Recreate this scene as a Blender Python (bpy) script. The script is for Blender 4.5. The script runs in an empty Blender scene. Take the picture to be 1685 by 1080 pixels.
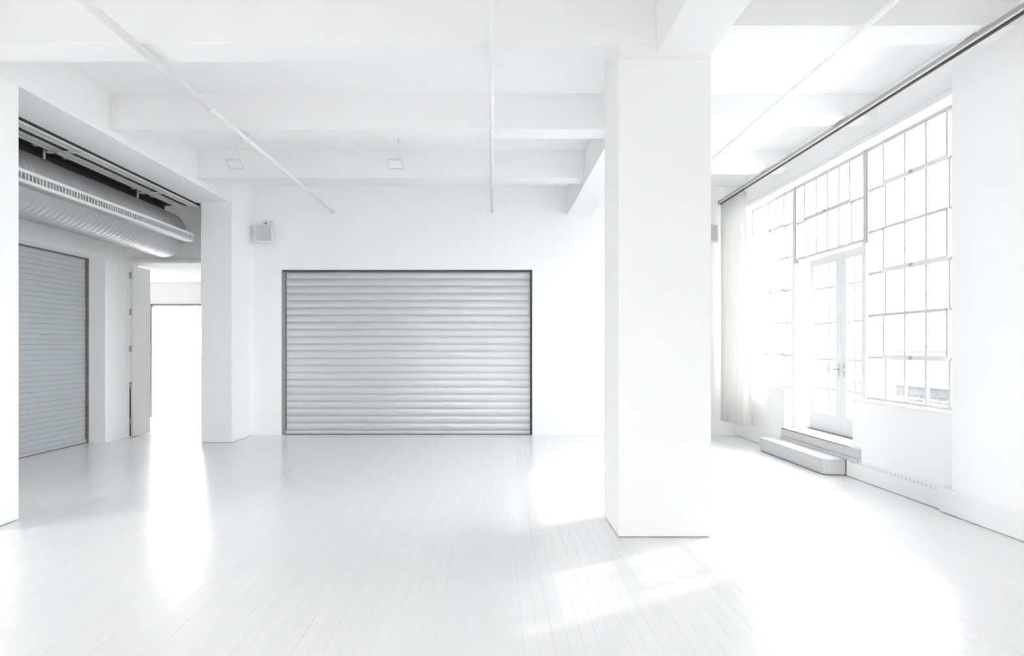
import bpy, bmesh, math, random
from mathutils import Vector, Matrix

random.seed(7)
SC = bpy.context.scene
COL = SC.collection

# ------------------------------------------------------------------ camera
cam_d = bpy.data.cameras.new('camera')
cam = bpy.data.objects.new('camera', cam_d)
COL.objects.link(cam)
cam_d.sensor_fit = 'HORIZONTAL'
cam_d.sensor_width = 36.0
cam_d.lens = 1180.0 / 1685.0 * 36.0
cam_d.shift_x = (842.5 - 812.0) / 1685.0
cam_d.shift_y = (572.0 - 540.0) / 1685.0
cam_d.clip_start = 0.05
cam_d.clip_end = 300
cam.location = (0, 0, 1.5)
cam.rotation_euler = (math.pi / 2, 0, 0)
SC.camera = cam

# ------------------------------------------------------------------ sky, sun, exposure
world = bpy.data.worlds.new('overcast_sky')
SC.world = world
world.use_nodes = True
wn = world.node_tree.nodes
wn['Background'].inputs['Color'].default_value = (1.0, 1.0, 1.0, 1)
wn['Background'].inputs['Strength'].default_value = 3.5

sun_d = bpy.data.lights.new('sun', 'SUN')
sun_d.energy = 0.44
sun_d.angle = math.radians(1.2)
sun_d.color = (1.0, 0.985, 0.96)
sun = bpy.data.objects.new('sun', sun_d)
COL.objects.link(sun)
el = math.radians(34.0)
sd = Vector((0.823 * math.cos(el), 0.568 * math.cos(el), math.sin(el)))   # towards the sun
sun.rotation_euler = sd.to_track_quat('Z', 'Y').to_euler()
sun.location = (12, 14, 10)

def portal(loc, rot, sx, sy):
    d = bpy.data.lights.new('sky_portal', 'AREA')
    d.shape = 'RECTANGLE'; d.size = sx; d.size_y = sy
    d.cycles.is_portal = True
    o = bpy.data.objects.new('sky_portal', d)
    o.location = loc; o.rotation_euler = rot
    COL.objects.link(o)
P90 = math.pi / 2
portal((4.62, 9.2, 2.3), (0, P90, 0), 3.0, 5.8)      # main window, right wall
portal((4.80, -1.8, 2.3), (0, P90, 0), 3.0, 1.4)      # unseen window bay added beside the camera for even light
portal((-6.75, 3.6, 1.45), (0, -P90, 0), 2.9, 2.0)   # unseen opening added in the left wall to brighten the hall
portal((-1.72, -5.25, 2.0), (P90, 0, math.pi), 1.35, 2.2)  # unseen windows added behind the camera for even light
portal((1.72, -5.25, 2.0), (P90, 0, math.pi), 1.35, 2.2)
portal((-6.75, 15.75, 1.2), (P90, 0, 0), 1.3, 2.4)   # far doorway

SC.view_settings.view_transform = 'Standard'
SC.view_settings.look = 'None'
SC.view_settings.gamma = 1.0
SC.view_settings.use_curve_mapping = False
SC.view_settings.exposure = 1.72
SC.cycles.max_bounces = 11
SC.cycles.diffuse_bounces = 8
SC.cycles.adaptive_threshold = 0.04
SC.cycles.glossy_bounces = 5
SC.cycles.transparent_max_bounces = 16
SC.cycles.sample_clamp_indirect = 8.0

# ------------------------------------------------------------------ materials
def new_mat(name):
    m = bpy.data.materials.new(name)
    m.use_nodes = True
    return m, m.node_tree.nodes, m.node_tree.links, m.node_tree.nodes['Principled BSDF']

def plain(name, col, rough=0.5, metal=0.0, noise=0.0, scale=6.0, bump=0.0, bscale=60.0, spec=0.5, stretch=(1, 1, 1)):
    m, n, l, b = new_mat(name)
    b.inputs['Roughness'].default_value = rough
    b.inputs['Metallic'].default_value = metal
    b.inputs['Specular IOR Level'].default_value = spec
    if len(col) == 3:
        col = tuple(col) + (1,)
    b.inputs['Base Color'].default_value = col
    geo = n.new('ShaderNodeNewGeometry')
    mp = n.new('ShaderNodeMapping')
    mp.inputs['Scale'].default_value = stretch
    l.new(geo.outputs['Position'], mp.inputs['Vector'])
    if noise > 0:
        t = n.new('ShaderNodeTexNoise')
        t.inputs['Scale'].default_value = scale
        t.inputs['Detail'].default_value = 5
        l.new(mp.outputs['Vector'], t.inputs['Vector'])
        mx = n.new('ShaderNodeMix'); mx.data_type = 'RGBA'
        lo = tuple(max(0, c * (1 - noise)) for c in col[:3]) + (1,)
        hi = tuple(min(1, c * (1 + noise)) for c in col[:3]) + (1,)
        mx.inputs['A'].default_value = lo
        mx.inputs['B'].default_value = hi
        l.new(t.outputs['Fac'], mx.inputs['Factor'])
        l.new(mx.outputs['Result'], b.inputs['Base Color'])
    if bump > 0:
        t2 = n.new('ShaderNodeTexNoise')
        t2.inputs['Scale'].default_value = bscale
        t2.inputs['Detail'].default_value = 3
        l.new(mp.outputs['Vector'], t2.inputs['Vector'])
        bp = n.new('ShaderNodeBump')
        bp.inputs['Strength'].default_value = bump
        bp.inputs['Distance'].default_value = 0.01
        l.new(t2.outputs['Fac'], bp.inputs['Height'])
        l.new(bp.outputs['Normal'], b.inputs['Normal'])
    return m

M = {}
M['plaster'] = plain('white_plaster', (0.95, 0.95, 0.95), 0.6, noise=0.008, scale=1.5, bump=0.06, bscale=14, spec=0.3)
M['ceiling'] = plain('white_ceiling_paint', (0.915, 0.915, 0.915), 0.65, noise=0.008, scale=1.3, bump=0.05, bscale=10, spec=0.3)
M['trim'] = plain('white_gloss_paint', (0.90, 0.90, 0.90), 0.35, noise=0.01, scale=3, spec=0.4)
M['door_paint'] = plain('off_white_door_paint', (0.80, 0.80, 0.80), 0.4, noise=0.01, scale=4, spec=0.4)
M['pipe'] = plain('white_pipe_paint', (0.90, 0.90, 0.90), 0.4, spec=0.4)
M['steel_white'] = plain('white_steel_sash', (0.60, 0.60, 0.59), 0.45, noise=0.02, scale=9)
M['sash_beige'] = plain('aged_cream_sash_paint', (0.80, 0.79, 0.74), 0.5, noise=0.04, scale=12)
M['mullion'] = plain('grey_steel_mullion', (0.55, 0.57, 0.57), 0.45, noise=0.05, scale=8)
M['shutter'] = plain('galvanised_shutter_steel', (0.54, 0.56, 0.575), 0.33, metal=0.7, noise=0.03, scale=2.0, stretch=(0.4, 1, 3), spec=0.5)
M['shutter_l'] = plain('painted_grey_shutter', (0.54, 0.57, 0.59), 0.5, metal=0.2, noise=0.03, scale=2.0, spec=0.4)
M['dark_metal'] = plain('dark_guide_metal', (0.10, 0.10, 0.105), 0.5, metal=0.4, noise=0.15, scale=10)
M['rust_metal'] = plain('rust_tinged_guide_metal', (0.22, 0.19, 0.17), 0.6, metal=0.3, noise=0.25, scale=14)
M['black'] = plain('blackened_steel', (0.035, 0.035, 0.037), 0.6, noise=0.2, scale=10)
M['galv'] = plain('galvanised_duct', (0.52, 0.52, 0.53), 0.42, metal=0.8, noise=0.06, scale=5, bump=0.03, bscale=40)
M['alu'] = plain('pale_track_aluminium', (0.80, 0.80, 0.80), 0.45, metal=0.15, noise=0.05, scale=8)
M['grey'] = plain('mid_grey_paint', (0.30, 0.30, 0.30), 0.55, noise=0.06, scale=8)
M['rail'] = plain('grey_rail_steel', (0.42, 0.42, 0.41), 0.45, metal=0.3, noise=0.05, scale=8)
M['rail_slot'] = plain('brown_rail_slot', (0.11, 0.085, 0.07), 0.7, noise=0.2, scale=20)
M['step'] = plain('grey_step_paint', (0.60, 0.60, 0.605), 0.5, noise=0.05, scale=9)
M['tread'] = plain('pale_tread_paint', (0.83, 0.83, 0.83), 0.4, noise=0.02, scale=6)
M['spk'] = plain('white_speaker_plastic', (0.82, 0.82, 0.82), 0.45)
M['grille'] = plain('speaker_grille_cloth', (0.60, 0.60, 0.60), 0.7, noise=0.04, scale=120)
M['slot'] = plain('pale_grey_slot', (0.74, 0.74, 0.74), 0.6)
M['chrome'] = plain('brushed_chrome', (0.6, 0.6, 0.6), 0.25, metal=1.0)
M['hinge'] = plain('hinge_steel', (0.45, 0.45, 0.45), 0.4, metal=0.6)
M['curtain'] = plain('white_curtain_cotton', (0.88, 0.88, 0.86), 0.8, bump=0.1, bscale=200, spec=0.1)
M['terrace'] = plain('terrace_concrete', (0.22, 0.22, 0.22), 0.8, noise=0.06, scale=3)
M['ground'] = plain('pale_ground', (0.30, 0.30, 0.30), 0.9, noise=0.1, scale=0.5)
M['coping'] = plain('white_coping_stone', (0.60, 0.60, 0.60), 0.7)
M['roof_grey'] = plain('grey_roof_metal', (0.20, 0.205, 0.215), 0.6, noise=0.25, scale=6)
M['bld'] = plain('grey_render', (0.22, 0.225, 0.235), 0.8, noise=0.08, scale=1)
M['bldwin'] = plain('dark_far_window', (0.13, 0.135, 0.145), 0.3)

# painted floor boards: tiny tone change from row to row, grain stretched along the boards
BW = 0.0762
m, n, l, b = new_mat('white_painted_floor')
b.inputs['Roughness'].default_value = 0.24
b.inputs['Specular IOR Level'].default_value = 0.5
geo = n.new('ShaderNodeNewGeometry')
sep = n.new('ShaderNodeSeparateXYZ'); l.new(geo.outputs['Position'], sep.inputs[0])
dv = n.new('ShaderNodeMath'); dv.operation = 'DIVIDE'; dv.inputs[1].default_value = BW
l.new(sep.outputs['X'], dv.inputs[0])
fl = n.new('ShaderNodeMath'); fl.operation = 'FLOOR'; l.new(dv.outputs[0], fl.inputs[0])
wt = n.new('ShaderNodeTexWhiteNoise'); wt.noise_dimensions = '1D'; l.new(fl.outputs[0], wt.inputs['W'])
mp = n.new('ShaderNodeMapping'); mp.inputs['Scale'].default_value = (26, 0.9, 1)
l.new(geo.outputs['Position'], mp.inputs['Vector'])
tn = n.new('ShaderNodeTexNoise'); tn.inputs['Scale'].default_value = 1.6; tn.inputs['Detail'].default_value = 6
l.new(mp.outputs['Vector'], tn.inputs['Vector'])
ad = n.new('ShaderNodeMath'); ad.operation = 'ADD'; l.new(wt.outputs['Value'], ad.inputs[0]); l.new(tn.outputs['Fac'], ad.inputs[1])
hf = n.new('ShaderNodeMath'); hf.operation = 'MULTIPLY'; hf.inputs[1].default_value = 0.5; l.new(ad.outputs[0], hf.inputs[0])
mx = n.new('ShaderNodeMix'); mx.data_type = 'RGBA'
mx.inputs['A'].default_value = (0.845, 0.845, 0.845, 1); mx.inputs['B'].default_value = (0.885, 0.885, 0.885, 1)
l.new(hf.outputs[0], mx.inputs['Factor']); l.new(mx.outputs['Result'], b.inputs['Base Color'])
rr = n.new('ShaderNodeMapRange'); rr.inputs['To Min'].default_value = 0.19; rr.inputs['To Max'].default_value = 0.30
l.new(tn.outputs['Fac'], rr.inputs['Value']); l.new(rr.outputs['Result'], b.inputs['Roughness'])
bp = n.new('ShaderNodeBump'); bp.inputs['Strength'].default_value = 0.05; bp.inputs['Distance'].default_value = 0.004
l.new(tn.outputs['Fac'], bp.inputs['Height']); l.new(bp.outputs['Normal'], b.inputs['Normal'])
M['floor'] = m

# clear window glass: see-through with a fresnel reflection
m, n, l, b = new_mat('window_glass')
n.remove(b)
tr = n.new('ShaderNodeBsdfTransparent'); tr.inputs['Color'].default_value = (0.95, 0.96, 0.97, 1)
gl = n.new('ShaderNodeBsdfGlossy'); gl.inputs['Roughness'].default_value = 0.03
lw = n.new('ShaderNodeLayerWeight'); lw.inputs['Blend'].default_value = 0.5
pw5 = n.new('ShaderNodeMath'); pw5.operation = 'POWER'; pw5.inputs[1].default_value = 5.0
l.new(lw.outputs['Facing'], pw5.inputs[0])
fr = n.new('ShaderNodeMath'); fr.operation = 'MULTIPLY_ADD'; fr.inputs[1].default_value = 0.5; fr.inputs[2].default_value = 0.03
l.new(pw5.outputs[0], fr.inputs[0])
ms = n.new('ShaderNodeMixShader')
l.new(fr.outputs[0], ms.inputs['Fac']); l.new(tr.outputs[0], ms.inputs[1]); l.new(gl.outputs[0], ms.inputs[2])
l.new(ms.outputs[0], n['Material Output'].inputs['Surface'])
M['glass'] = m

n_, l_ = M['curtain'].node_tree.nodes, M['curtain'].node_tree.links
tl = n_.new('ShaderNodeBsdfTranslucent'); tl.inputs['Color'].default_value = (0.93, 0.93, 0.91, 1)
mx_ = n_.new('ShaderNodeMixShader'); mx_.inputs['Fac'].default_value = 0.25
l_.new(n_['Principled BSDF'].outputs[0], mx_.inputs[1]); l_.new(tl.outputs[0], mx_.inputs[2])
l_.new(mx_.outputs[0], n_['Material Output'].inputs['Surface'])

# pale grey brick, too far off to tell single bricks
m, n, l, b = new_mat('grey_brick')
b.inputs['Roughness'].default_value = 0.85
tc = n.new('ShaderNodeNewGeometry')
mp = n.new('ShaderNodeMapping'); mp.inputs['Rotation'].default_value = (P90, 0, P90)
sx_ = n.new('ShaderNodeSeparateXYZ'); l.new(tc.outputs['Position'], sx_.inputs[0])
cb = n.new('ShaderNodeCombineXYZ'); l.new(sx_.outputs['Y'], cb.inputs['X']); l.new(sx_.outputs['Z'], cb.inputs['Y'])
br = n.new('ShaderNodeTexBrick'); br.inputs['Scale'].default_value = 1.0
br.inputs['Brick Width'].default_value = 0.22; br.inputs['Row Height'].default_value = 0.075
br.inputs['Mortar Size'].default_value = 0.010
br.inputs['Color1'].default_value = (0.27, 0.27, 0.275, 1); br.inputs['Color2'].default_value = (0.20, 0.20, 0.21, 1)
br.inputs['Mortar'].default_value = (0.36, 0.36, 0.36, 1)
l.new(cb.outputs[0], br.inputs['Vector']); l.new(br.outputs['Color'], b.inputs['Base Color'])
M['brick'] = m

# ------------------------------------------------------------------ mesh helpers
WPOS = {}      # world position of every object made here

def wpos(o):
    return WPOS[o.name] if o is not None else Vector((0, 0, 0))

class MB:
    """collects shapes in world coordinates, links them as one mesh object"""
    def __init__(self):
        self.v = []; self.f = []; self.sm = []
    def add(self, vs, fs, smooth=False):
        o = len(self.v)
        self.v += [tuple(p) for p in vs]
        self.f += [tuple(i + o for i in q) for q in fs]
        self.sm += [smooth] * len(fs)
        return self
    def box(self, x0, x1, y0, y1, z0, z1):
        x0, x1 = min(x0, x1), max(x0, x1); y0, y1 = min(y0, y1), max(y0, y1); z0, z1 = min(z0, z1), max(z0, z1)
        vs = [(x, y, z) for z in (z0, z1) for y in (y0, y1) for x in (x0, x1)]
        fs = [(0, 2, 3, 1), (4, 5, 7, 6), (0, 1, 5, 4), (2, 6, 7, 3), (0, 4, 6, 2), (1, 3, 7, 5)]
        return self.add(vs, fs)
    def tube(self, pts, r, seg=16, caps=True):
        pts = [Vector(p) for p in pts]
        rs = r if isinstance(r, (list, tuple)) else [r] * len(pts)
        d = (pts[-1] - pts[0]).normalized()
        up = Vector((0, 0, 1)) if abs(d.z) < 0.9 else Vector((1, 0, 0))
        a = d.cross(up).normalized(); bb = a.cross(d).normalized()
        vs = []
        for p, rad in zip(pts, rs):
            for k in range(seg):
                t = 2 * math.pi * k / seg
                vs.append(p + a * (rad * math.cos(t)) + bb * (rad * math.sin(t)))
        fs = []
        for i in range(len(pts) - 1):
            for k in range(seg):
                k2 = (k + 1) % seg
                fs.append((i * seg + k, i * seg + k2, (i + 1) * seg + k2, (i + 1) * seg + k))
        self.add(vs, fs, True)
        if caps:
            self.add(vs[:seg], [tuple(range(seg - 1, -1, -1))])
            self.add(vs[-seg:], [tuple(range(seg))])
        return self
    def prism(self, prof, axis, a0, a1, smooth=False):
        """extrude a closed 2D outline along an axis; prof in the two other axes (x,z)/(y,z)/(x,y)"""
        def p3(u, v, w):
            return {'y': (u, w, v), 'x': (w, u, v), 'z': (u, v, w)}[axis]
        n_ = len(prof)
        vs = [p3(u, v, a0) for u, v in prof] + [p3(u, v, a1) for u, v in prof]
        fs = [(i, (i + 1) % n_, n_ + (i + 1) % n_, n_ + i) for i in range(n_)]
        self.add(vs, fs, smooth)
        self.add(vs[:n_], [tuple(range(n_ - 1, -1, -1))])
        self.add(vs[n_:], [tuple(range(n_))])
        return self
    def mesh(self, name, center, mat, bevel=0.0):
        me = bpy.data.meshes.new(name)
        me.from_pydata([tuple(Vector(p) - center) for p in self.v], [], self.f)
        for p, s in zip(me.polygons, self.sm):
            p.use_smooth = s
        bm = bmesh.new(); bm.from_mesh(me)
        bmesh.ops.remove_doubles(bm, verts=bm.verts, dist=1e-6)
        bmesh.ops.recalc_face_normals(bm, faces=bm.faces)
        if bevel > 0:
            es = [e for e in bm.edges if len(e.link_faces) == 2 and e.calc_face_angle(0) > 0.6]
            bmesh.ops.bevel(bm, geom=es, offset=bevel, segments=2, affect='EDGES', profile=0.6)
        bm.to_mesh(me); bm.free()
        if mat: me.materials.append(M[mat])
        return me
    def build(self, name, mat, parent=None, bevel=0.0, base=False):
        xs = [p[0] for p in self.v]; ys = [p[1] for p in self.v]; zs = [p[2] for p in self.v]
        c = Vector(((min(xs) + max(xs)) / 2, (min(ys) + max(ys)) / 2, min(zs) if base else (min(zs) + max(zs)) / 2))
        me = self.mesh(name, c, mat, bevel)
        o = bpy.data.objects.new(name, me)
        COL.objects.link(o)
        o.parent = parent
        o.location = c - wpos(parent)
        WPOS[o.name] = c
        return o

def box(name, mat, parent, *b, bevel=0.0):
    return MB().box(*b).build(name, mat, parent, bevel)

def share(src, center, parent, name=None):
    """another object with the same mesh data at a new place"""
    o = bpy.data.objects.new(name or src.name.split('.')[0], src.data)
    COL.objects.link(o)
    o.parent = parent
    o.location = Vector(center) - wpos(parent)
    WPOS[o.name] = Vector(center)
    return o

def empty(name, loc):
    o = bpy.data.objects.new(name, None)
    o.empty_display_size = 0.1
    COL.objects.link(o)
    o.location = loc
    WPOS[o.name] = Vector(loc)
    return o

def tag(o, label, cat, group=None, kind=None):
    o['label'] = label; o['category'] = cat
    if group: o['group'] = group
    if kind: o['kind'] = kind
    return o

# ------------------------------------------------------------------ dimensions
ZC = 4.245            # slab
ZG = 3.775            # girders' soffit
ZB = 3.86             # cross beams, left and middle bay
ZBR = 4.00            # cross beams, window bay
YW = 12.25            # back wall
XL = -4.13            # inner face of the left girder and pillars
XP = 4.15             # parapet face on the window side
XWIN, XDOOR = 4.30, 4.50
YF = -5.0             # wall behind the camera
ZSILL = 0.886
ZHEAD = 3.775
YP0, YP1 = -1.1, 6.41  # pier from the added window bay to the main window
YJ0, YJ1 = 8.29, 10.24  # door opening

# ------------------------------------------------------------------ floor
floor = MB().box(-6.7, 4.75, YF - 0.3, YW + 0.35, -0.25, -0.0015).build('floor', 'floor')
tag(floor, 'white painted narrow strip wood floor across the whole hall', 'floor', kind='structure')
unit = MB().box(-0.5, 0.5, -0.5, 0.5, -0.5, 0.5).mesh('floor_board', Vector((0, 0, 0)), 'floor')
boards = []
row = math.floor(-6.38 / BW)
while row * BW < 4.60:
    y = YF - random.uniform(0, 2.0)
    while y < YW + 0.3:
        ln = random.choice((1.2, 1.5, 1.8, 2.1, 2.4, 2.7)) + random.uniform(-0.1, 0.1)
        y0, y1 = max(y, YF), min(y + ln, YW + 0.3)
        if y1 - y0 > 0.05:
            boards.append((row * BW, y0, y1))
        y += ln
    row += 1
def area_in_view(bd):
    x, y0, y1 = bd
    y0 = max(y0, 3.5)
    if y1 <= y0: return 0
    if not (-0.70 < (x / (0.5 * (y0 + y1))) < 0.75): return 0
    ym = 0.5 * (y0 + y1)
    return BW * (1 / y0 - 1 / y1) / ym
boards.sort(key=area_in_view, reverse=True)
rest = MB()
for i, (x, y0, y1) in enumerate(boards):
    dz = random.uniform(-0.0002, 0.0002)
    g = 0.0003
    if i < 298 and area_in_view((x, y0, y1)) > 0:
        o = bpy.data.objects.new('floor_board', unit)
        COL.objects.link(o); o.parent = floor
        c = Vector((x + BW / 2, (y0 + y1) / 2, -0.006 + dz))
        o.location = c - wpos(floor)
        o.scale = (BW - 2 * g, y1 - y0 - 2 * g, 0.012)
    else:
        rest.box(x + g, x + BW - g, y0 + g, y1 - g, -0.012 + dz, dz)
ro = rest.build('floor_boards', 'floor', floor)
ro['kind'] = 'stuff'

# ------------------------------------------------------------------ ceiling with beams
ceil = MB().box(-6.7, 4.75, YF - 0.3, YW + 0.35, ZC, ZC + 0.25).build('ceiling', 'ceiling')
tag(ceil, 'white concrete ceiling slab carried by deep cross beams', 'ceiling', kind='structure')
BEAMY = [5.57 - 2.205 * k for k in (1, 2, 3, 4)] + [5.57, 7.757, 9.98]
for y in sorted(BEAMY):
    box('beam', 'ceiling', ceil, XL, 1.265, y, y + 0.354, ZB, ZC + 0.01, bevel=0.006)
    box('beam', 'ceiling', ceil, 1.69, XP + 0.02, y, y + 0.354, ZBR, ZC + 0.01, bevel=0.006)
for (a, b_) in ((YF, 5.66), (6.37, YW)):
    box('girder', 'ceiling', ceil, 1.265, 1.69, a, b_ + 0.01, ZG, ZC + 0.01, bevel=0.006)
box('girder', 'ceiling', ceil, XL, -4.675, YF, 11.285, ZG, ZC + 0.01, bevel=0.006)
box('beam_haunch', 'ceiling', ceil, 0.985, 1.265, 5.575, 5.66, ZG, ZC + 0.01)

# ------------------------------------------------------------------ columns
def column(name, x0, x1, y0, y1, label, ztop=ZC + 0.005, parent=None):
    mb = MB().box(x0, x1, y0, y1, 0.007, ztop)
    o = mb.build(name, 'plaster', parent, 0.006)
    MB().box(x0 + 0.012, x1 - 0.012, y0 + 0.012, y1 - 0.012, -0.005, 0.02).build('shadow_gap', 'grey', o)  # grey recessed strip paints the contact shade at the column foot
    if parent is None:
        tag(o, label, 'column', kind='structure')
    return o
column('column', 0.987, 1.716, 5.655, 6.375, 'big square white column standing free in the middle of the floor')
column('column', -4.60, XL, 5.75, 6.24, 'white column cut by the left edge of the picture', ZG + 0.003)
column('column', -4.60, XL + 0.02, 11.275, YW + 0.01, 'white column in the far left corner beside the bright doorway')

# ------------------------------------------------------------------ back wall
SX0, SX1, SZ1 = -3.623, 0.664, 2.829      # shutter opening
mb = MB()
mb.box(-4.62, SX0, YW, YW + 0.3, 0, ZC); mb.box(SX1, 4.75, YW, YW + 0.3, 0, ZC); mb.box(SX0, SX1, YW, YW + 0.3, SZ1, ZC)
wb = mb.build('wall_back', 'plaster')
tag(wb, 'white back wall holding the wide grey roller shutter', 'wall', kind='structure')
box('backing', 'dark_metal', wb, SX0 - 0.02, SX1 + 0.02, YW + 0.20, YW + 0.3, -0.01, SZ1 + 0.02)

# ------------------------------------------------------------------ left wall with side bay
LZ1 = 2.90; LY0, LY1 = 7.3, 11.28
mb = MB()
mb.box(-6.7, -6.11, YF, -4.1, 0, ZC); mb.box(-6.7, -6.11, -4.1, 2.6, 0, ZC); mb.box(-6.7, -6.11, 4.6, LY0, 0, ZC)
mb.box(-6.7, -6.11, 2.6, 4.6, LZ1, ZC); mb.box(-6.7, -6.11, LY1, 11.95, 0, ZC); mb.box(-6.7, -6.11, LY0, LY1, LZ1, ZC)  # the gap left ahead of the shutter is an added daylight opening, unseen
mb.box(-6.7, -6.45, LY0, LY1, 0, LZ1)
mb.box(-6.7, -6.07, 11.95, YW, 0, ZC); mb.box(-6.07, -4.55, 11.95, YW, LZ1, ZC)
wl = mb.build('wall_left', 'plaster')
tag(wl, 'white wall of the side bay at left with tall shutter and doorway', 'wall', kind='structure')
tr1 = box('trim_1', 'trim', None, -6.06, -4.61, 11.91, 11.95, 2.905, 2.965)
tag(tr1, 'white ledge trim over the side doorway under the duct', 'trim', kind='structure')

# room beyond the side doorway
YB = 15.5
mb = MB()
mb.box(-9.5, -7.4, YB, YB + 0.2, 0, 3.1); mb.box(-6.1, -2.5, YB, YB + 0.2, 0, 3.1); mb.box(-7.4, -6.1, YB, YB + 0.2, 2.408, 3.1)
wn_ = mb.build('wall_next_room', 'plaster')
tag(wn_, 'white wall of the next room with the blown-out bright doorway', 'wall', kind='structure')
box('door_frame', 'grey', wn_, -7.41, -7.375, YB - 0.02, YB + 0.1, 0, 2.43)
box('door_frame', 'grey', wn_, -7.41, -6.09, YB - 0.02, YB + 0.1, 2.40, 2.44)
mb = MB(); mb.box(-9.7, -9.5, YW, YB + 0.2, 0, 3.1)
mb.box(-2.5, -2.3, YW + 0.3, YB + 0.2, 0, 3.1); mb.box(-9.7, -6.7, YW, YW + 0.15, 0, 3.1)
o = mb.build('wall_next_room_sides', 'plaster'); tag(o, 'white side walls of the next room past the doorway', 'wall', kind='structure')
o = MB().box(-9.7, -2.3, YW + 0.01, YB + 0.2, 2.905, 3.2).build('ceiling_next_room', 'ceiling'); tag(o, 'white low ceiling seen through the side doorway', 'ceiling', kind='structure')
o = MB().box(-9.7, -2.3, YW + 0.3, YB + 0.2, -0.25, -0.002).build('floor_next_room', 'floor'); tag(o, 'white floor running on through the side doorway', 'floor', kind='structure')
o = MB().box(-9.0, -4.5, YB + 0.2, YB + 3.0, -0.36, -0.004).build('landing', 'ground'); tag(o, 'outdoor landing beyond the bright far doorway', 'landing', kind='structure')
d3 = empty('door_3', (-7.42, YB + 0.1, 0)); tag(d3, 'white door folded back outside the bright far doorway', 'door', kind='structure')
box('door_leaf', 'trim', d3, -7.45, -7.405, YB + 0.12, YB + 1.0, 0.01, 2.39, bevel=0.003)

# ------------------------------------------------------------------ right wall (window side)
mb = MB()
mb.box(XP, 4.75, YP1, YJ0, 0, ZSILL)                 # parapets
mb.box(XP, 4.75, YJ1, YW, 0, ZSILL)
mb.box(XP, 4.75, YJ0, YJ1, 0, 0.3465)                 # under the door
mb.box(XP, 4.75, YP1, YW, ZHEAD, ZC)                 # lintel
mb.box(XP, 4.75, 11.90, YW, ZSILL, ZHEAD)
mb.box(4.36, 4.62, YJ1, YJ1 + 0.06, ZSILL, 2.765)     # door recess cheeks and head
mb.box(4.36, 4.62, YJ0 - 0.06, YJ0, ZSILL, 2.765)
mb.box(4.36, 4.62, YJ0, YJ1, 2.735, 2.765)
mb.box(XP, 4.75, -2.5, YP0, 0, ZSILL); mb.box(XP, 4.75, -2.5, YP0, ZHEAD, ZC)   # unseen window bay added beside the camera for its light
mb.box(XP - 0.055, 4.75, YF, -2.5, 0, ZC)
wr = mb.build('wall_right', 'plaster', None, 0.008)
tag(wr, 'white window wall at right with deep parapet and lintel', 'wall', kind='structure')
box('pier', 'plaster', wr, XP - 0.055, 4.75, YP0, YP1, 0.0, ZC, bevel=0.008)
box('window_sill', 'trim', wr, XP - 0.012, XWIN + 0.02, YP1, YJ0, ZSILL - 0.005, ZSILL + 0.022, bevel=0.006)
box('window_sill', 'trim', wr, XP - 0.012, XWIN + 0.02, YJ1, 11.90, ZSILL - 0.005, ZSILL + 0.022, bevel=0.006)
MB().prism([(XP + 0.0, ZHEAD + 0.001), (XP - 0.03, ZHEAD + 0.001), (XP - 0.03, ZHEAD + 0.055), (XP, ZHEAD + 0.085)], 'y', YP1 + 0.0, 11.95).build('lintel_moulding', 'trim', wr)

# baseboards on the window side
bz = 0.205
b1 = MB().box(4.02 + 0.055, XP - 0.05, YP0, YP1 + 0.15, 0.007, 0.225).build('baseboard_right', 'trim', None, 0.005)
tag(b1, 'tall white baseboard wrapping the pier at the right edge', 'baseboard', kind='structure')
b2 = MB().box(4.125, XP + 0.005, 10.30, YW, 0.007, bz).build('baseboard_far_right', 'trim', None, 0.005)
tag(b2, 'white baseboard below the curtain in the far right corner', 'baseboard', kind='structure')
heat = empty('baseboard_heater', (4.13, 7.3, 0.007))
tag(heat, 'white baseboard heater cover with slotted top along the window parapet', 'heater')
MB().prism([(4.122, 0.007), (4.122, 0.165), (4.133, 0.207), (XP - 0.001, 0.215), (XP - 0.001, 0.007)], 'y', YP1 + 0.152, 8.375).build('cover', 'trim', heat)
MB().box(4.126, XP - 0.001, YP1 + 0.0, YP1 + 0.15, 0.17, 0.235).build('end_cap', 'trim', heat)
for k in range(24):
    y = 6.68 + k * 0.068
    MB().prism([(4.1215, 0.172), (4.1285, 0.200), (4.1315, 0.200), (4.1245, 0.170)], 'y', y, y + 0.036).build('vent_slot', 'slot', heat)

# wall behind the camera, with two unseen windows added to light the hall from the front
mb = MB()
FW = ((-2.4, -1.05), (1.05, 2.4))
mb.box(-6.7, FW[0][0], YF - 0.3, YF, 0, ZC); mb.box(FW[1][1], 4.75, YF - 0.3, YF, 0, ZC); mb.box(FW[0][1], FW[1][0], YF - 0.3, YF, 0, ZC)
for a, b_ in FW:
    mb.box(a, b_, YF - 0.3, YF, 0, ZSILL); mb.box(a, b_, YF - 0.3, YF, 3.1, ZC)
wf = mb.build('wall_front', 'plaster')
tag(wf, 'white wall behind the viewer with two windows added for light', 'wall', kind='structure')
for a, b_ in FW:
    for k in range(1, 3):
        x = a + (b_ - a) * k / 3
        box('muntin', 'steel_white', wf, x - 0.012, x + 0.012, YF - 0.17, YF - 0.14, ZSILL, 3.1)
    for k in range(1, 5):
        z = ZSILL + (3.1 - ZSILL) * k / 5
        box('muntin', 'steel_white', wf, a, b_, YF - 0.17, YF - 0.14, z - 0.012, z + 0.012)

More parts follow.
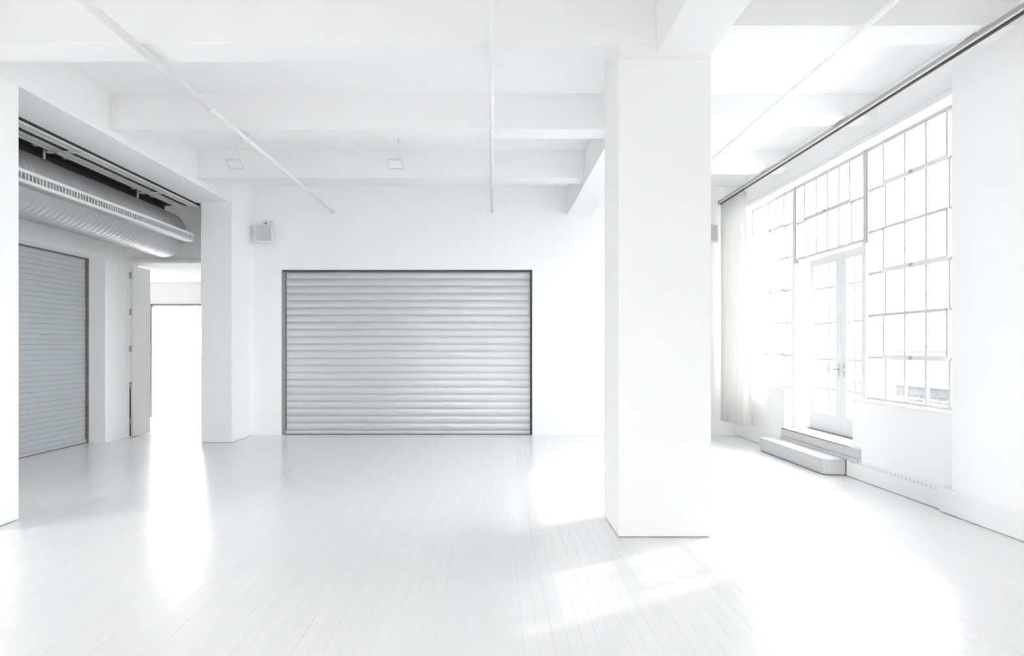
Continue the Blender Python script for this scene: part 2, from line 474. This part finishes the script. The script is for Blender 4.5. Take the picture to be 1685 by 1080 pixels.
# ------------------------------------------------------------------ steel windows
ZW0, ZW1 = ZSILL + 0.022, ZHEAD
def steel_window(name, label, y0, y1, z0, z1, cols, rows, vents, ends='white', glazed=True):
    w = empty(name, (XWIN, (y0 + y1) / 2, z0))
    tag(w, label, 'window', kind='structure')
    t = 0.03
    for nm, bb in (('frame', (y0, y0 + t, z0, z1)), ('frame', (y1 - t, y1, z0, z1)), ('frame', (y0 + t, y1 - t, z1 - t, z1)), ('frame', (y0 + t, y1 - t, z0, z0 + t))):
        box(nm, 'steel_white', w, XWIN, XWIN + 0.05, *bb)
    ys = [y0 + (y1 - y0) * i / cols for i in range(cols + 1)]
    zs = [z1 - (z1 - z0) * i / rows for i in range(rows + 1)]
    hm = 0.016
    vm = hmn = None
    for y in ys[1:-1]:
        c = (XWIN + 0.024, y, (z0 + z1) / 2)
        if vm is None:
            vm = box('muntin', 'steel_white', w, XWIN + 0.012, XWIN + 0.036, y - hm, y + hm, z0 + t, z1 - t)
        else:
            share(vm, c, w)
    for z in zs[1:-1]:
        c = (XWIN + 0.024, (y0 + y1) / 2, z)
        if hmn is None:
            hmn = box('muntin', 'steel_white', w, XWIN + 0.013, XWIN + 0.035, y0 + t, y1 - t, z - hm, z + hm)
        else:
            share(hmn, c, w)
    if glazed:
        pn = None
        for i in range(cols):
            for j in range(rows):
                c = (XWIN + 0.028, (ys[i] + ys[i + 1]) / 2, (zs[j] + zs[j + 1]) / 2)
                if pn is None:
                    hy, hz = (y1 - y0) / cols / 2 - hm, (z1 - z0) / rows / 2 - hm
                    pn = box('pane', 'glass', w, c[0] - 0.002, c[0] + 0.002, c[1] - hy, c[1] + hy, c[2] - hz, c[2] + hz)
                else:
                    share(pn, c, w)
    for (c0, c1, r0, r1, mt) in vents:
        a, b_ = ys[c0], ys[c1]; zt, zb = zs[r0], zs[r1]
        s = 0.034
        mb = MB()
        mb.box(XWIN - 0.012, XWIN + 0.05, a - s * .4, a + s * .6, zb, zt); mb.box(XWIN - 0.012, XWIN + 0.05, b_ - s * .6, b_ + s * .4, zb, zt)
        mb.box(XWIN - 0.010, XWIN + 0.05, a, b_, zt - s * .5, zt + s * .4)
        mb.box(XWIN - 0.016, XWIN + 0.05, a, b_, zb - s * .5, zb + s)
        v = mb.build('vent_sash', 'steel_white', w)
        box('bottom_rail', mt, v, XWIN - 0.022, XWIN - 0.0165, a, b_, zb - s * .4, zb + s * .9)
        ym = (a + b_) / 2
        box('latch', 'hinge', v, XWIN - 0.045, XWIN - 0.02, ym - 0.012, ym + 0.012, zb - 0.01, zb + 0.03)
    return w

steel_window('window_1', 'tall steel window between the french doors and the right pier', YP1, YJ0 - 0.026, ZW0, ZW1, 5, 6,
             [(1, 4, 0, 1, 'sash_beige'), (1, 4, 2, 3, 'sash_beige'), (1, 4, 4, 5, 'sash_beige')])
steel_window('window_2', 'tall steel window between the white curtain and the french doors', YJ1 + 0.026, 11.90, ZW0, ZW1, 5, 6,
             [(1, 4, 0, 1, 'steel_white'), (1, 4, 2, 3, 'steel_white'), (1, 5, 4, 5, 'steel_white')])
steel_window('window_3', 'steel transom window right above the french doors', YJ0 + 0.026, YJ1 - 0.026, 2.735, ZW1, 6, 2,
             [(1, 5, 0, 1, 'steel_white')])
steel_window('added_window', 'unseen steel window added beside the viewer for even light', -2.5, YP0, ZW0, ZW1, 4, 6, [], glazed=False)  # unseen window, added to let in light beside the camera
for i, y in enumerate((YJ0, YJ1)):
    t = MB().box(XWIN - 0.015, XWIN + 0.05, y - 0.026, y + 0.026, 2.70, ZW1)
    o = t.build('trim_%d' % (i + 2), 'mullion')
    tag(o, ('grey steel mullion on the right-pier side of the transom window', 'grey steel mullion on the curtain side of the transom window')[i], 'mullion', kind='structure')
    q = MB().box(XWIN - 0.02, XWIN + 0.06, y - 0.05, y + 0.05, 0.34, 2.70)
    o = q.build('trim_%d' % (i + 4), 'door_paint', None, 0.004)
    tag(o, ('white door post between french doors and the right window', 'white door post between french doors and the curtain-side window')[i], 'post', kind='structure')

# ------------------------------------------------------------------ french doors
door = empty('door_1', (XDOOR, (YJ0 + YJ1) / 2, 0.355))
tag(door, 'pair of glazed white french doors above the grey steps', 'door', kind='structure')
ZD0, ZD1 = 0.365, 2.725
YM = 9.285
for side, (a, b_) in enumerate(((YJ0 + 0.03, YM - 0.003), (YM + 0.003, YJ1 - 0.03))):
    mb = MB()
    st = 0.135
    mb.box(XDOOR, XDOOR + 0.05, a, a + st, ZD0, ZD1); mb.box(XDOOR, XDOOR + 0.05, b_ - st, b_, ZD0, ZD1)
    mb.box(XDOOR, XDOOR + 0.05, a + st, b_ - st, 2.635, ZD1); mb.box(XDOOR, XDOOR + 0.05, a + st, b_ - st, ZD0, 0.60)
    leaf = mb.build('door_leaf', 'door_paint', door)
    ga, gb = a + st, b_ - st
    zs = [0.60, 0.94, 1.34, 1.83, 2.31, 2.635]
    ys = [ga, ga + (gb - ga) * 0.30, ga + (gb - ga) * 0.70, gb]
    for y in ys[1:-1]:
        box('muntin', 'door_paint', leaf, XDOOR + 0.01, XDOOR + 0.04, y - 0.017, y + 0.017, 0.60, 2.635)
    for z in zs[1:-1]:
        box('muntin', 'door_paint', leaf, XDOOR + 0.011, XDOOR + 0.039, ga, gb, z - 0.017, z + 0.017)
    for i in range(3):
        for j in range(5):
            box('pane', 'glass', leaf, XDOOR + 0.023, XDOOR + 0.027, ys[i] + 0.013, ys[i + 1] - 0.013, zs[j] + 0.012, zs[j + 1] - 0.012)
    yh = YM - 0.065 if side == 0 else YM + 0.065
    mb = MB().box(XDOOR - 0.006, XDOOR, yh - 0.02, yh + 0.02, 1.12, 1.29)
    mb.tube([(XDOOR - 0.05, yh, 1.215), (XDOOR, yh, 1.215)], 0.01, 10)
    mb.box(XDOOR - 0.058, XDOOR - 0.042, yh - 0.012, yh + (-0.1 if side == 0 else 0.1), 1.205, 1.225)
    mb.build('handle', 'chrome', leaf)
box('threshold', 'rust_metal', door, XDOOR - 0.03, XDOOR + 0.06, YJ0, YJ1, 0.3555, 0.364)

# ------------------------------------------------------------------ steps
st = empty('entry_step', (3.99, 9.4, 0))
tag(st, 'grey lower step with rounded corner on the floor below french doors', 'step')
def step_outline(x0, x1, y0, y1, r):
    pts = [(x1, y0)]
    for k in range(7):
        t = math.pi / 2 * k / 6
        pts.append((x0 + r - r * math.sin(t), y0 + r - r * math.cos(t)))
    pts += [(x0, y1), (x1, y1)]
    return pts
MB().prism(step_outline(3.875, 4.118, 8.39, 10.42, 0.10), 'z', 0.012, 0.188).build('riser', 'step', st)
MB().prism(step_outline(3.868, 4.118, 8.384, 10.425, 0.105), 'z', 0.188, 0.195).build('tread', 'tread', st)
MB().prism(step_outline(3.89, 4.118, 8.41, 10.40, 0.09), 'z', 0.0, 0.012).build('shade_strip', 'dark_metal', st)  # dark recessed strip standing in for the shade under the step
st2 = empty('entry_step', (4.13, 9.2, 0.196))
tag(st2, 'grey upper step set into the doorway under the french doors', 'step')
MB().box(4.12, 4.149, 8.09, 10.27, 0.238, 0.347).box(4.12, 4.149, 8.09, 10.27, 0.216, 0.24).build('riser', 'step', st2)
box('base_moulding', 'step', st2, 4.105, 4.149, 8.10, 10.27, 0.1955, 0.236, bevel=0.004)
box('tread', 'tread', st2, 4.112, XDOOR - 0.03, YJ0 + 0.0, 10.24, 0.347, 0.356)
box('nosing', 'tread', st2, 4.112, 4.149, 8.085, 10.275, 0.347, 0.3555)

# ------------------------------------------------------------------ roller shutters
def slat_profile(h, bulge):
    # (depth towards the room, height)
    return [(0.0, 0.0), (bulge * .55, h * .10), (bulge, h * .40), (bulge * .95, h * .62), (bulge * .5, h * .84), (0.0, h - 0.010), (-0.008, h - 0.008), (-0.008, h), (-0.014, h), (-0.014, 0.0)]

sh = empty('roller_shutter', ((SX0 + SX1) / 2, YW + 0.1, 0))
tag(sh, 'wide grey metal roller shutter closed in the back wall', 'shutter')
NS = 22
z_b = 0.075
ph = (SZ1 - 0.01 - z_b) / NS
prof = [(YW + 0.115 - d, z) for d, z in slat_profile(ph, 0.0045)]
first = None
for k in range(NS):
    if first is None:
        first = MB().prism([(y, z + z_b) for y, z in prof], 'x', SX0 + 0.045, SX1 - 0.035).build('slat', 'shutter', sh)
        c0 = WPOS[first.name].copy()
    else:
        share(first, c0 + Vector((0, 0, ph * k)), sh)
box('bottom_bar', 'shutter', sh, SX0 + 0.045, SX1 - 0.035, YW + 0.085, YW + 0.13, 0.012, z_b, bevel=0.004)
box('bottom_seal', 'black', sh, SX0 + 0.045, SX1 - 0.035, YW + 0.095, YW + 0.12, 0.0, 0.012)
MB().box(SX0, SX0 + 0.012, YW + 0.01, YW + 0.16, 0, SZ1).box(SX0, SX0 + 0.045, YW + 0.065, YW + 0.075, 0, SZ1).box(SX0, SX0 + 0.045, YW + 0.13, YW + 0.14, 0, SZ1).build('guide_channel', 'rail', sh)
MB().box(SX1 - 0.012, SX1, YW + 0.01, YW + 0.16, 0, SZ1).box(SX1 - 0.035, SX1, YW + 0.065, YW + 0.075, 0, SZ1).box(SX1 - 0.035, SX1, YW + 0.13, YW + 0.14, 0, SZ1).build('guide_channel', 'dark_metal', sh)
box('head_angle', 'dark_metal', sh, SX0, SX1, YW + 0.055, YW + 0.067, SZ1 - 0.03, SZ1)

sl = empty('roller_shutter', (-6.39, (LY0 + LY1) / 2, 0))
tag(sl, 'tall blue-grey roller shutter with narrow slats in the left side bay', 'shutter')
NL = 38
z_b = 0.06
ph = (LZ1 - 0.01 - z_b) / NL
prof = [(-6.405 + d, z) for d, z in slat_profile(ph, 0.003)]
first = None
for k in range(NL):
    if first is None:
        first = MB().prism([(x, z + z_b) for x, z in prof], 'y', LY0 + 0.03, LY1 - 0.03).build('slat', 'shutter_l', sl)
        c0 = WPOS[first.name].copy()
    else:
        share(first, c0 + Vector((0, 0, ph * k)), sl)
box('bottom_bar', 'shutter_l', sl, -6.42, -6.385, LY0 + 0.03, LY1 - 0.03, 0.012, z_b, bevel=0.003)
box('bottom_seal', 'rust_metal', sl, -6.415, -6.385, LY0 + 0.03, LY1 - 0.03, 0.0, 0.012)
for a, b_ in ((LY0, LY0 + 0.03), (LY1 - 0.03, LY1)):
    box('guide_channel', 'rust_metal', sl, -6.44, -6.365, a, b_, 0, LZ1)
box('head_angle', 'rust_metal', sl, -6.40, -6.37, LY0, LY1, LZ1 - 0.02, LZ1)

# ------------------------------------------------------------------ hinged door at the side doorway
d2 = empty('door_2', (-6.05, 12.0, 0))
tag(d2, 'tall white hinged door standing open in the side doorway', 'door', kind='structure')
box('door_leaf', 'trim', d2, -6.065, -6.02, 11.99, 12.58, 0.012, 2.86, bevel=0.004)
box('gap', 'dark_metal', d2, -6.069, -6.060, 11.955, 11.992, 0.02, 0.84)
box('hinge_post', 'trim', d2, -6.069, -6.06, 11.955, 11.992, 0.84, 2.86)
for z in (0.26, 0.87, 1.48, 2.09, 2.70):
    h = MB().tube([(-6.05, 11.965, z - 0.055), (-6.05, 11.965, z + 0.055)], 0.012, 10)
    h.box(-6.062, -6.05, 11.93, 12.03, z - 0.05, z + 0.05).build('hinge', 'hinge', d2)

# ------------------------------------------------------------------ duct in the side bay
duct = empty('ventilation_duct', (-5.21, 7.2, 2.93))
tag(duct, 'round ribbed galvanised duct hung in the left side bay', 'duct')
pts, rs = [], []
y = 2.0
pitch = 0.11
while y < 11.285:
    for dy, dr in ((0.0, 0.0), (pitch * 0.70, 0.0), (pitch * 0.80, 0.0025), (pitch * 0.92, 0.0025)):
        pts.append((-5.21, y + dy, 3.29)); rs.append(0.36 + dr)
    y += pitch
pts.append((-5.21, 11.30, 3.29)); rs.append(0.36)
MB().tube(pts, rs, 48).build('duct_shell', 'galv', duct)
gx0, gx1, gz0, gz1 = -4.88, -4.72, 3.166, 3.29
g = MB()
g.box(gx0, gx1 - 0.02, 2.2, 11.29, gz0, gz0 + 0.012); g.box(gx0, gx1 - 0.02, 2.2, 11.29, gz1 - 0.012, gz1)
g.box(gx0, gx1 - 0.02, 11.278, 11.29, gz0, gz1)
gb_ = g.build('grille_box', 'galv', duct)
box('grille_back', 'grey', gb_, gx0 + 0.04, gx0 + 0.08, 2.2, 11.278, gz0 + 0.012, gz1 - 0.012)
gf = MB()
gf.box(gx1 - 0.02, gx1, 2.2, 11.30, gz0 - 0.005, gz0 + 0.028); gf.box(gx1 - 0.02, gx1, 2.2, 11.30, gz1 - 0.028, gz1 + 0.005)
gf.box(gx1 - 0.02, gx1, 11.28, 11.30, gz0, gz1)
gf.build('grille_frame', 'alu', duct)
bl = MB()
y = 2.25
while y < 11.26:
    bl.box(gx1 - 0.05, gx1 - 0.012, y, y + 0.012 + random.uniform(0, 0.008), gz0 + 0.02, gz1 - 0.02)
    y += 0.058 + random.uniform(-0.008, 0.008)
o = bl.build('grille_blades', 'alu', duct); o['kind'] = 'stuff'
for y in (3.9, 6.1, 8.3, 10.5):
    MB().tube([(-5.31, y, 3.63), (-5.31, y, ZC)], 0.008, 8).build('hanger_rod', 'galv', duct)

# ------------------------------------------------------------------ sliding door track
tk = empty('overhead_track', (-4.95, 7.0, 3.7))
tag(tk, 'pair of pale overhead door tracks on dark steel under the left beam', 'track')
box('backing_plate', 'black', tk, -5.25, -4.676, 1.5, 11.42, 3.756, 3.79)
box('backing_angle', 'black', tk, -5.25, -5.235, 1.5, 11.42, 3.70, 3.79)
box('edge_strip', 'black', tk, -4.681, -4.676, 1.5, 11.40, 3.748, 3.757)
for x0, x1, ye in ((-4.80, -4.684, 11.38), (-5.035, -4.925, 11.44)):
    xm = (x0 + x1) / 2
    c = MB()
    c.box(x0, x1, 1.5, ye, 3.744, 3.756)
    c.box(x0, x0 + 0.022, 1.5, ye, 3.728, 3.744); c.box(x1 - 0.022, x1, 1.5, ye, 3.728, 3.744)
    c.box(xm - 0.012, xm + 0.012, 1.5, ye, 3.732, 3.744)
    c.build('track_rail', 'alu', tk)
for y in (3.9, 6.05, 8.15, 10.30):      # cross brackets
    br_ = box('bracket', 'alu', tk, -5.08, -4.66, y - 0.035, y + 0.035, 3.712, 3.728, bevel=0.003)
    MB().tube([(-5.12, y + 0.02, 3.64), (-5.12, y + 0.02, 3.79)], 0.014, 10).build('bolt', 'alu', br_)
    MB().tube([(-4.80, y, 3.70), (-4.80, y, 3.72)], 0.016, 8).build('bolt', 'hinge', br_)
    MB().tube([(-4.97, y, 3.70), (-4.97, y, 3.72)], 0.016, 8).build('bolt', 'hinge', br_)
    for k in (-0.25, 0.3):
        box('clip', 'hinge', br_, -5.07, -5.04, y + k - 0.03, y + k + 0.03, 3.72, 3.745)

# ------------------------------------------------------------------ ceiling pipes
def pipe(x, z, r, couplings, label, y0=0.5, rbig=None, ybig=None, hang=ZC):
    p = empty('sprinkler_pipe', (x, 7.0, z - r))
    tag(p, label, 'pipe', 'ceiling sprinkler pipes')
    if rbig:
        MB().tube([(x, y0, z), (x, ybig, z)], rbig, 20).build('pipe_run', 'pipe', p)
        MB().tube([(x, ybig, z), (x, YW + 0.02, z)], r, 20).build('pipe_run', 'pipe', p)
    else:
        MB().tube([(x, y0, z), (x, YW + 0.02, z)], r, 20).build('pipe_run', 'pipe', p)
    for y in couplings:
        MB().tube([(x, y - 0.05, z), (x, y - 0.045, z), (x, y + 0.045, z), (x, y + 0.05, z)], [r * 1.1, r * 1.45, r * 1.45, r * 1.1], 20).build('coupling', 'pipe', p)
    MB().tube([(x, YW - 0.012, z), (x, YW + 0.001, z)], r * 2.1, 20).build('wall_flange', 'pipe', p)
    return p
pipe(-2.735, 3.812, 0.024, (6.95, 7.95), 'white sprinkler pipe under the beams running diagonal at upper left', rbig=0.034, ybig=6.95)
pipe(-0.02, 3.825, 0.022, (7.6, 10.2), 'white sprinkler pipe in the middle of the ceiling above the wide shutter')
pipe(2.835, 3.945, 0.020, (8.6,), 'white sprinkler pipe over the window bay, right of the big column')

# ------------------------------------------------------------------ loudspeakers
def speaker(x, z, label):
    s = empty('loudspeaker', (x, YW - 0.12, z - 0.20))
    tag(s, label, 'loudspeaker', 'wall loudspeakers')
    w, h, d = 0.30, 0.30, 0.20
    yb = YW - 0.05
    mb = MB().prism([(x - w / 2, yb - d), (x + w / 2, yb - d), (x + w / 2 - 0.03, yb), (x - w / 2 + 0.03, yb)], 'z', z - 0.20, z - 0.20 + h)
    cab = mb.build('cabinet', 'spk', s, 0.012)
    box('grille', 'grille', cab, x - w / 2 + 0.025, x + w / 2 - 0.025, yb - d - 0.006, yb - d + 0.01, z - 0.175, z + 0.075, bevel=0.004)
    MB().tube([(x, yb - d - 0.010, z - 0.15), (x, yb - d - 0.005, z - 0.15)], 0.012, 12).build('badge', 'hinge', cab)
    b_ = MB().box(x - 0.10, x + 0.08, YW - 0.01, YW + 0.002, z + 0.05, z + 0.21).box(x - 0.03, x + 0.03, yb - 0.14, YW, z + 0.10, z + 0.115).build('wall_bracket', 'spk', s)
    MB().tube([(x, yb - 0.09, z + 0.115), (x, yb - 0.09, z + 0.145)], 0.014, 10).build('bolt', 'dark_metal', b_)
    for sx in (-0.075, 0.06):
        MB().tube([(x + sx, YW - 0.016, z + 0.185), (x + sx, YW - 0.008, z + 0.185)], 0.008, 8).build('screw', 'hinge', b_)
    MB().box(x - 0.02, x + 0.02, yb - 0.02, YW, z - 0.08, z + 0.02).build('mount', 'spk', s)
speaker(-3.845, 3.46, 'small white loudspeaker on the wall beside the far left column')
speaker(3.62, 3.46, 'white loudspeaker half hidden between the big column and the curtain')

# ------------------------------------------------------------------ hanging square fixtures
def fixture(x, y, z, label):
    f = empty('hanging_lamp', (x, y, z))
    tag(f, label, 'lamp', 'small hanging square lamps')
    fr_ = MB()
    hw = 0.08
    R_ = Matrix.Rotation(math.radians(-24), 4, 'X')
    def rot(mb_):
        mb_.v = [tuple(R_ @ (Vector(p) - Vector((x, y, z))) + Vector((x, y, z))) for p in mb_.v]
        return mb_
    rot(MB().box(x - hw, x + hw, y - hw, y + hw, z - 0.006, z + 0.012)).build('lamp_plate', 'pipe', f, 0.003)
    e = 0.012
    rim = MB().box(x - hw - e, x - hw, y - hw - e, y + hw + e, z - 0.014, z + 0.016).box(x + hw, x + hw + e, y - hw - e, y + hw + e, z - 0.014, z + 0.016)
    rim.box(x - hw, x + hw, y - hw - e, y - hw, z - 0.014, z + 0.016).box(x - hw, x + hw, y + hw, y + hw + e, z - 0.014, z + 0.016)
    rot(rim).build('rim', 'alu', f)
    MB().tube([(x + 0.04, y + 0.01, z + 0.04), (x + 0.04, y + 0.01, ZC + 0.002)], 0.010, 10).build('stem', 'pipe', f)
    MB().tube([(x + 0.04, y + 0.01, z + 0.005), (x + 0.04, y + 0.01, z + 0.05)], 0.018, 10).build('knuckle', 'hinge', f)
    MB().tube([(x + 0.04, y + 0.01, ZC - 0.02), (x + 0.04, y + 0.01, ZC + 0.002)], 0.045, 16).build('ceiling_rose', 'pipe', f)
fixture(-3.31, 9.20, 3.855, 'small square lamp hanging beside the diagonal pipe at left')
fixture(-1.26, 9.20, 3.855, 'small square lamp hanging over the wide shutter, left of middle pipe')

# ------------------------------------------------------------------ curtain and its rail
rl = empty('curtain_rail', (3.85, 8.0, 3.93))
tag(rl, 'long grey curtain rail running under the beams along the window wall', 'rail')
RX0, RX1 = 3.83, 3.885
box('rail_body', 'rail', rl, RX0, RX1, 1.0, 12.18, 3.945, 3.995)
box('slot', 'rail_slot', rl, RX0 + 0.015, RX1 - 0.015, 1.0, 12.18, 3.930, 3.945)
box('front_lip', 'alu', rl, RX0 - 0.004, RX0, 1.0, 12.18, 3.938, 3.955)
for y in BEAMY:
    if y > 1.2:
        box('bracket', 'rail', rl, RX0 - 0.01, RX1 + 0.01, y + 0.12, y + 0.24, 3.995, ZBR + 0.002)
box('end_stop', 'rail_slot', rl, RX0 - 0.005, RX1 + 0.005, 12.18, 12.2, 3.93, 3.995)

mb = MB()
ny, nz = 160, 10
Y0, Y1, Z0, Z1 = 11.02, 12.12, 0.30, 3.90
vs, fs = [], []
for i in range(ny + 1):
    t = i / ny
    yb_ = Y0 + (Y1 - Y0) * t
    for j in range(nz + 1):
        u = j / nz
        amp = 0.028 + 0.034 * (1 - u)
        ph_ = t * 2 * math.pi * 9 + 0.5 * math.sin(7 * t + 2)
        x = 3.858 + amp * math.sin(ph_) + 0.012 * math.sin(ph_ * 0.37 + 1.3) * (1 - u) + 0.03 * (1 - u)
        y = yb_ - 0.10 * (1 - u) * (1 - t) + 0.018 * math.cos(ph_) * (1 - u)
        vs.append((x, y, Z0 + (Z1 - Z0) * u - 0.03 * t * (1 - u)))
for i in range(ny):
    for j in range(nz):
        a = i * (nz + 1) + j
        fs.append((a, a + nz + 1, a + nz + 2, a + 1))
mb.add(vs, fs, True)
cu = empty('curtain', (3.86, 11.57, 0.30))
tag(cu, 'white pleated floor-length curtain drawn back into the far right corner', 'curtain')
cl = mb.build('fabric', 'curtain', cu)
md = cl.modifiers.new('thickness', 'SOLIDIFY'); md.thickness = 0.004
for k in range(10):
    y = Y0 + 0.03 + (Y1 - Y0 - 0.06) * k / 9
    MB().tube([(3.858, y, 3.885), (3.858, y, 3.936)], 0.006, 8).build('hook', 'hinge', cu)

# ------------------------------------------------------------------ outside
gm = MB()
for q in ((-160, -6.75, -160, 160), (4.8, 160, -160, 160), (-6.75, 4.8, -160, -5.4), (-6.75, 4.8, 15.75, 160)):
    gm.box(*q, -0.6, -0.35)
o = gm.build('ground', 'ground'); tag(o, 'pale street ground outside the building', 'ground', kind='structure')
o = MB().box(4.75, 6.6, -2, 40, -0.2, 0.30).build('terrace', 'terrace'); tag(o, 'pale terrace deck outside the french doors', 'terrace', kind='structure')
pw = empty('terrace_parapet', (6.3, 10, 0.3)); tag(pw, 'grey brick terrace parapet with white coping outside the windows', 'parapet', kind='structure')
box('brick_wall', 'brick', pw, 6.2, 6.5, -1.5, 40, 0.3, 0.93)
box('coping', 'coping', pw, 6.14, 6.56, -1.5, 40, 0.93, 1.0)
box('coping_shade', 'roof_grey', pw, 6.19, 6.2, -1.5, 40, 0.80, 0.93)  # dark strip paints the shade that the coping casts on the brick
ru = empty('rooftop_unit', (10.3, 18.6, -1)); tag(ru, 'grey louvred rooftop unit beyond the parapet seen through lower window panes', 'rooftop unit')
box('casing', 'roof_grey', ru, 9.6, 11.0, 17.9, 19.4, -1.0, 1.02, bevel=0.02)
for k in range(6):
    box('louvre', 'bld', ru, 9.56, 9.6, 18.0, 19.3, 0.2 + k * 0.12, 0.27 + k * 0.12)
bd = empty('neighbouring_building', (15, 34, -2)); tag(bd, 'far grey building seen low through the curtain-side window', 'building')
box('walls', 'bld', bd, 13, 19, 27, 46, -2, 1.35)
box('roof_edge', 'coping', bd, 12.9, 19.1, 26.9, 46.1, 1.35, 1.5)
for k in range(9):
    box('window', 'bldwin', bd, 12.96, 13.0, 27.8 + 2 * k, 28.9 + 2 * k, -0.2, 0.9)
